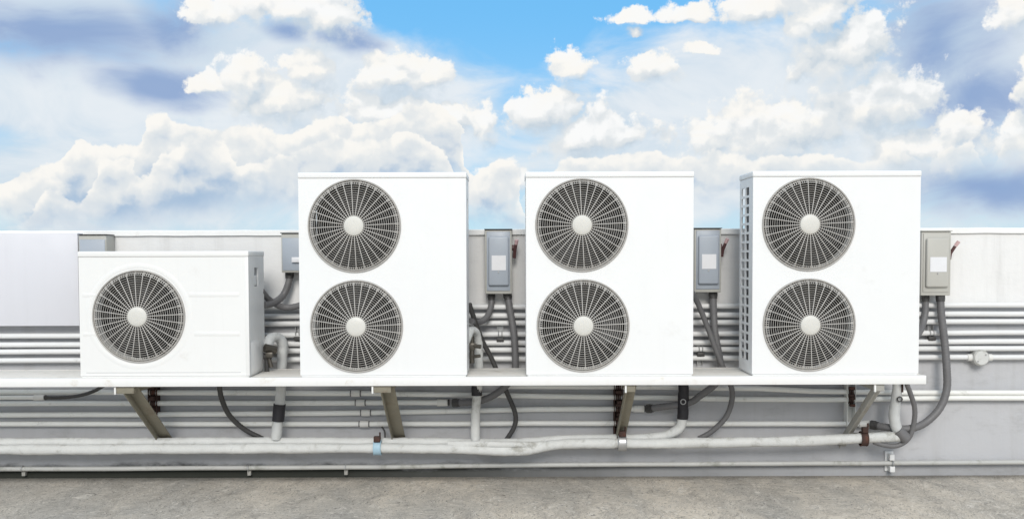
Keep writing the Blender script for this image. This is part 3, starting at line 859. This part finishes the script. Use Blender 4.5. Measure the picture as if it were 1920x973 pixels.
# ------------------------------------------------------------------ disconnect switch boxes
def switch_box(px0, px1, py0, py1, label, mat='box_grey', matback='box_edge', front=.555, lever=True, plate=True, lever_tilt=8, door_shift=0):
    a, c = P(px0, py0, front), P(px1, py1, front); W, H, D = c.x - a.x, a.z - c.z, WY - front - .001
    t = thing('switch_box', (a.x + W / 2, WY - .001, c.z), label, 'switch box', 'electrical switch boxes on the wall')
    b = B(); b.bx(-W / 2, W / 2, -D, 0, 0, H, .006, 3); b.build('enclosure', matback, t)
    b = B(); b.bx(-W / 2 - .004, W / 2 + .004, -D - .012, .0, H + .0005, H + .006, .002); b.build('rain_hood', 'flex_dark' if mat == 'box_grey' else 'box_edge', t)
    dw = W * .40 + door_shift
    if plate:
        b = B(); b.bx(-W / 2 + .012, W / 2 - .012, -D - .006, -D - .0005, .022, H - .012, .004); b.build('door', mat, t)
        b = B(); b.bx(-dw + .005, dw - .002, -D - .030, -D - .0065, H * .13, H - .045, .012, 3); b.build('door_boss', mat, t)
        b = B(); b.bx(-dw + .028, dw - .022, -D - .0325, -D - .0305, H * .37, H * .60); b.build('label_plate', 'label_plate', t)
        b = B(); b.lathe([(0, -D - .036), (.005, -D - .036), (.006, -D - .0305)], 10, (.0, 0, H * .345)); b.build('latch_screw', 'galv', t)
    else:
        b = B(); b.bx(-W / 2 + .008, W / 2 - .008, -D - .006, -D - .0005, .014, H - .03, .003); b.build('door', mat, t)
    if lever:
        b = B(); b.cyl((W / 2 + .0005, -D * .55, H * .72), (W / 2 + .018, -D * .55, H * .72), .020, 14)
        tl = math.tan(R(lever_tilt))
        b.tube([(W / 2 + .016, -D * .60, H * .56), (W / 2 + .020, -D * .64, H * .66), (W / 2 + .024 + .03 * tl, -D * .75, H * .77)], .0115, 8)
        lv = b.build('lever', 'lever', t)
        b = B(); b.tube([(W / 2 + .025 + .03 * tl, -D * .76, H * .775), (W / 2 + .026 + .055 * tl, -D * .84, H * .845)], .0125, 8); b.build('lever_tip', 'lever_tip', lv)
    return t


switch_box(147, 201, 441, 540, 'grey box mostly hidden behind the small single-fan unit', lever=False, plate=False)
t = switch_box(527, 580, 438, 511, 'plain grey box partly hidden behind the second unit, left side', lever=False, plate=False)
b = B(); b.bx(-.02, .05, -.170, -.155, .07, .105, .002); b.build('label_plate', 'label_plate', t)
switch_box(909, 960, 431, 551, 'blue-grey switch box with lever in the gap left of the middle unit')
switch_box(1302, 1352, 429, 548, 'blue-grey switch box with lever in the gap right of the middle unit', lever_tilt=22)
switch_box(1728, 1782, 434, 554, 'weathered beige switch box with lever right of the last unit', 'box_beige', 'box_beige', lever_tilt=34)


# ------------------------------------------------------------------ flexible conduits and cables
def cable(pts, r, mat, label, gland=None, cat='cable', ribs=True):
    path = [P(*q) for q in pts]; o = path[0].copy(); sp = [p - o for p in spline(path, 12)]
    dense = []
    for a, c in zip(sp, sp[1:]):
        k = max(1, int((c - a).length / .006)) if ribs else max(1, int((c - a).length / .03)); dense += [a.lerp(c, i / k) for i in range(k)]
    dense.append(sp[-1])
    t = thing('flexible_conduit', o, label, cat, 'flexible conduits')
    cnt = [0]
    def rf(tt, an, p): return r * (1 + (.035 * math.sin(tt * len(dense) * 2.1) if ribs else 0) + .03 * noise.noise((p + o) * 9))
    B().tube(dense, r, 12, rf=rf).build('hose', mat, t)
    for e in (gland or ()):
        a, c = (dense[0], dense[min(6, len(dense) - 1)]) if e == 0 else (dense[-1], dense[-min(7, len(dense))])
        d = (c - a).normalized()
        b = B(); b.tube([a - d * .004, a + d * .03], r * 1.28, 8); b.tube([a + d * .0305, a + d * .045], r * 1.15, 14); b.build('gland', 'flex_dark', t)
    return t


cable([(543, 510, .63), (541, 530, .62), (530, 555, .60), (512, 568, .50), (494, 572, .40)], .024, 'flex', 'grey flexible conduit from the plain box curving to the small unit', (0,))
cable([(490, 545, .36), (505, 562, .48), (528, 575, .56), (552, 575, .57), (580, 566, .56)], .021, 'flex', 'grey flexible conduit looping between first and second units', ())
cable([(921, 550, .63), (921, 572, .62), (913, 594, .56), (898, 604, .48), (884, 602, .38)], .021, 'flex', 'grey flexible conduit from box curving left to the second unit', (0,))
cable([(951, 550, .62), (956, 580, .60), (964, 630, .57), (966, 690, .555), (958, 712, .55), (930, 738, .55), (895, 752, .56), (850, 755, .60)], .024, 'flex', 'thick grey flexible conduit from the left lever box down behind the shelf', (0, 1))
cable([(880, 570, .33), (892, 606, .42), (905, 640, .50), (920, 668, .54), (934, 700, .55), (950, 735, .56), (966, 775, .57), (964, 800, .585), (948, 826, .60)], .0165, 'flex_dark', 'thin dark cable from the second unit hanging below the shelf', ())
cable([(1337, 548, .62), (1338, 580, .60), (1341, 625, .57), (1352, 690, .555), (1345, 716, .55), (1312, 742, .55), (1290, 755, .555), (1230, 764, .59), (1214, 766, .62)], .024, 'flex', 'thick grey flexible conduit from the right lever box down behind the shelf', (0, 1))
cable([(1296, 545, .40), (1310, 572, .50), (1330, 622, .53), (1352, 680, .54), (1368, 715, .545), (1373, 745, .55), (1362, 780, .56), (1335, 808, .58), (1310, 822, .60)], .0185, 'flex', 'grey cable from the middle unit crossing the gap and hanging below the shelf', ())
cable([(1735, 553, .63), (1735, 585, .62), (1729, 612, .58), (1718, 632, .45)], .022, 'flex', 'short grey flexible conduit from the beige box to the last unit', (0,))
cable([(1763, 553, .60), (1765, 590, .59), (1771, 640, .58), (1775, 690, .56), (1775, 730, .55), (1762, 765, .54), (1735, 792, .53), (1706, 803, .52), (1672, 802, .54), (1634, 796, .62)], .0255, 'flex', 'long grey flexible conduit from the beige box sweeping down past the shelf end', (0, 1))
cable([(1697, 712, .40), (1706, 735, .44), (1715, 765, .47), (1713, 795, .49), (1703, 822, .50), (1682, 835, .50), (1658, 834, .50), (1638, 828, .51)], .0165, 'flex', 'thin grey cable looping down and under the pipe at the shelf end', ())
cable([(411, 716, .42), (415, 745, .47), (430, 778, .54), (458, 804, .60), (492, 822, .63)], .0175, 'flex_dark', 'thin dark cable hanging below the small single-fan unit', ())
cable([(80, 745, .60), (115, 745, .60), (150, 741, .59), (178, 732, .57), (205, 716, .54)], .0125, 'flex_dark', 'dark cable from the conduit stub at far left rising to the shelf', ())
cable([(722, 820, .56), (721, 808, .575), (716, 800, .59)], .006, 'flex_dark', 'short wire end sticking up beside the blue-banded hanger', (), cat='wire', ribs=False)
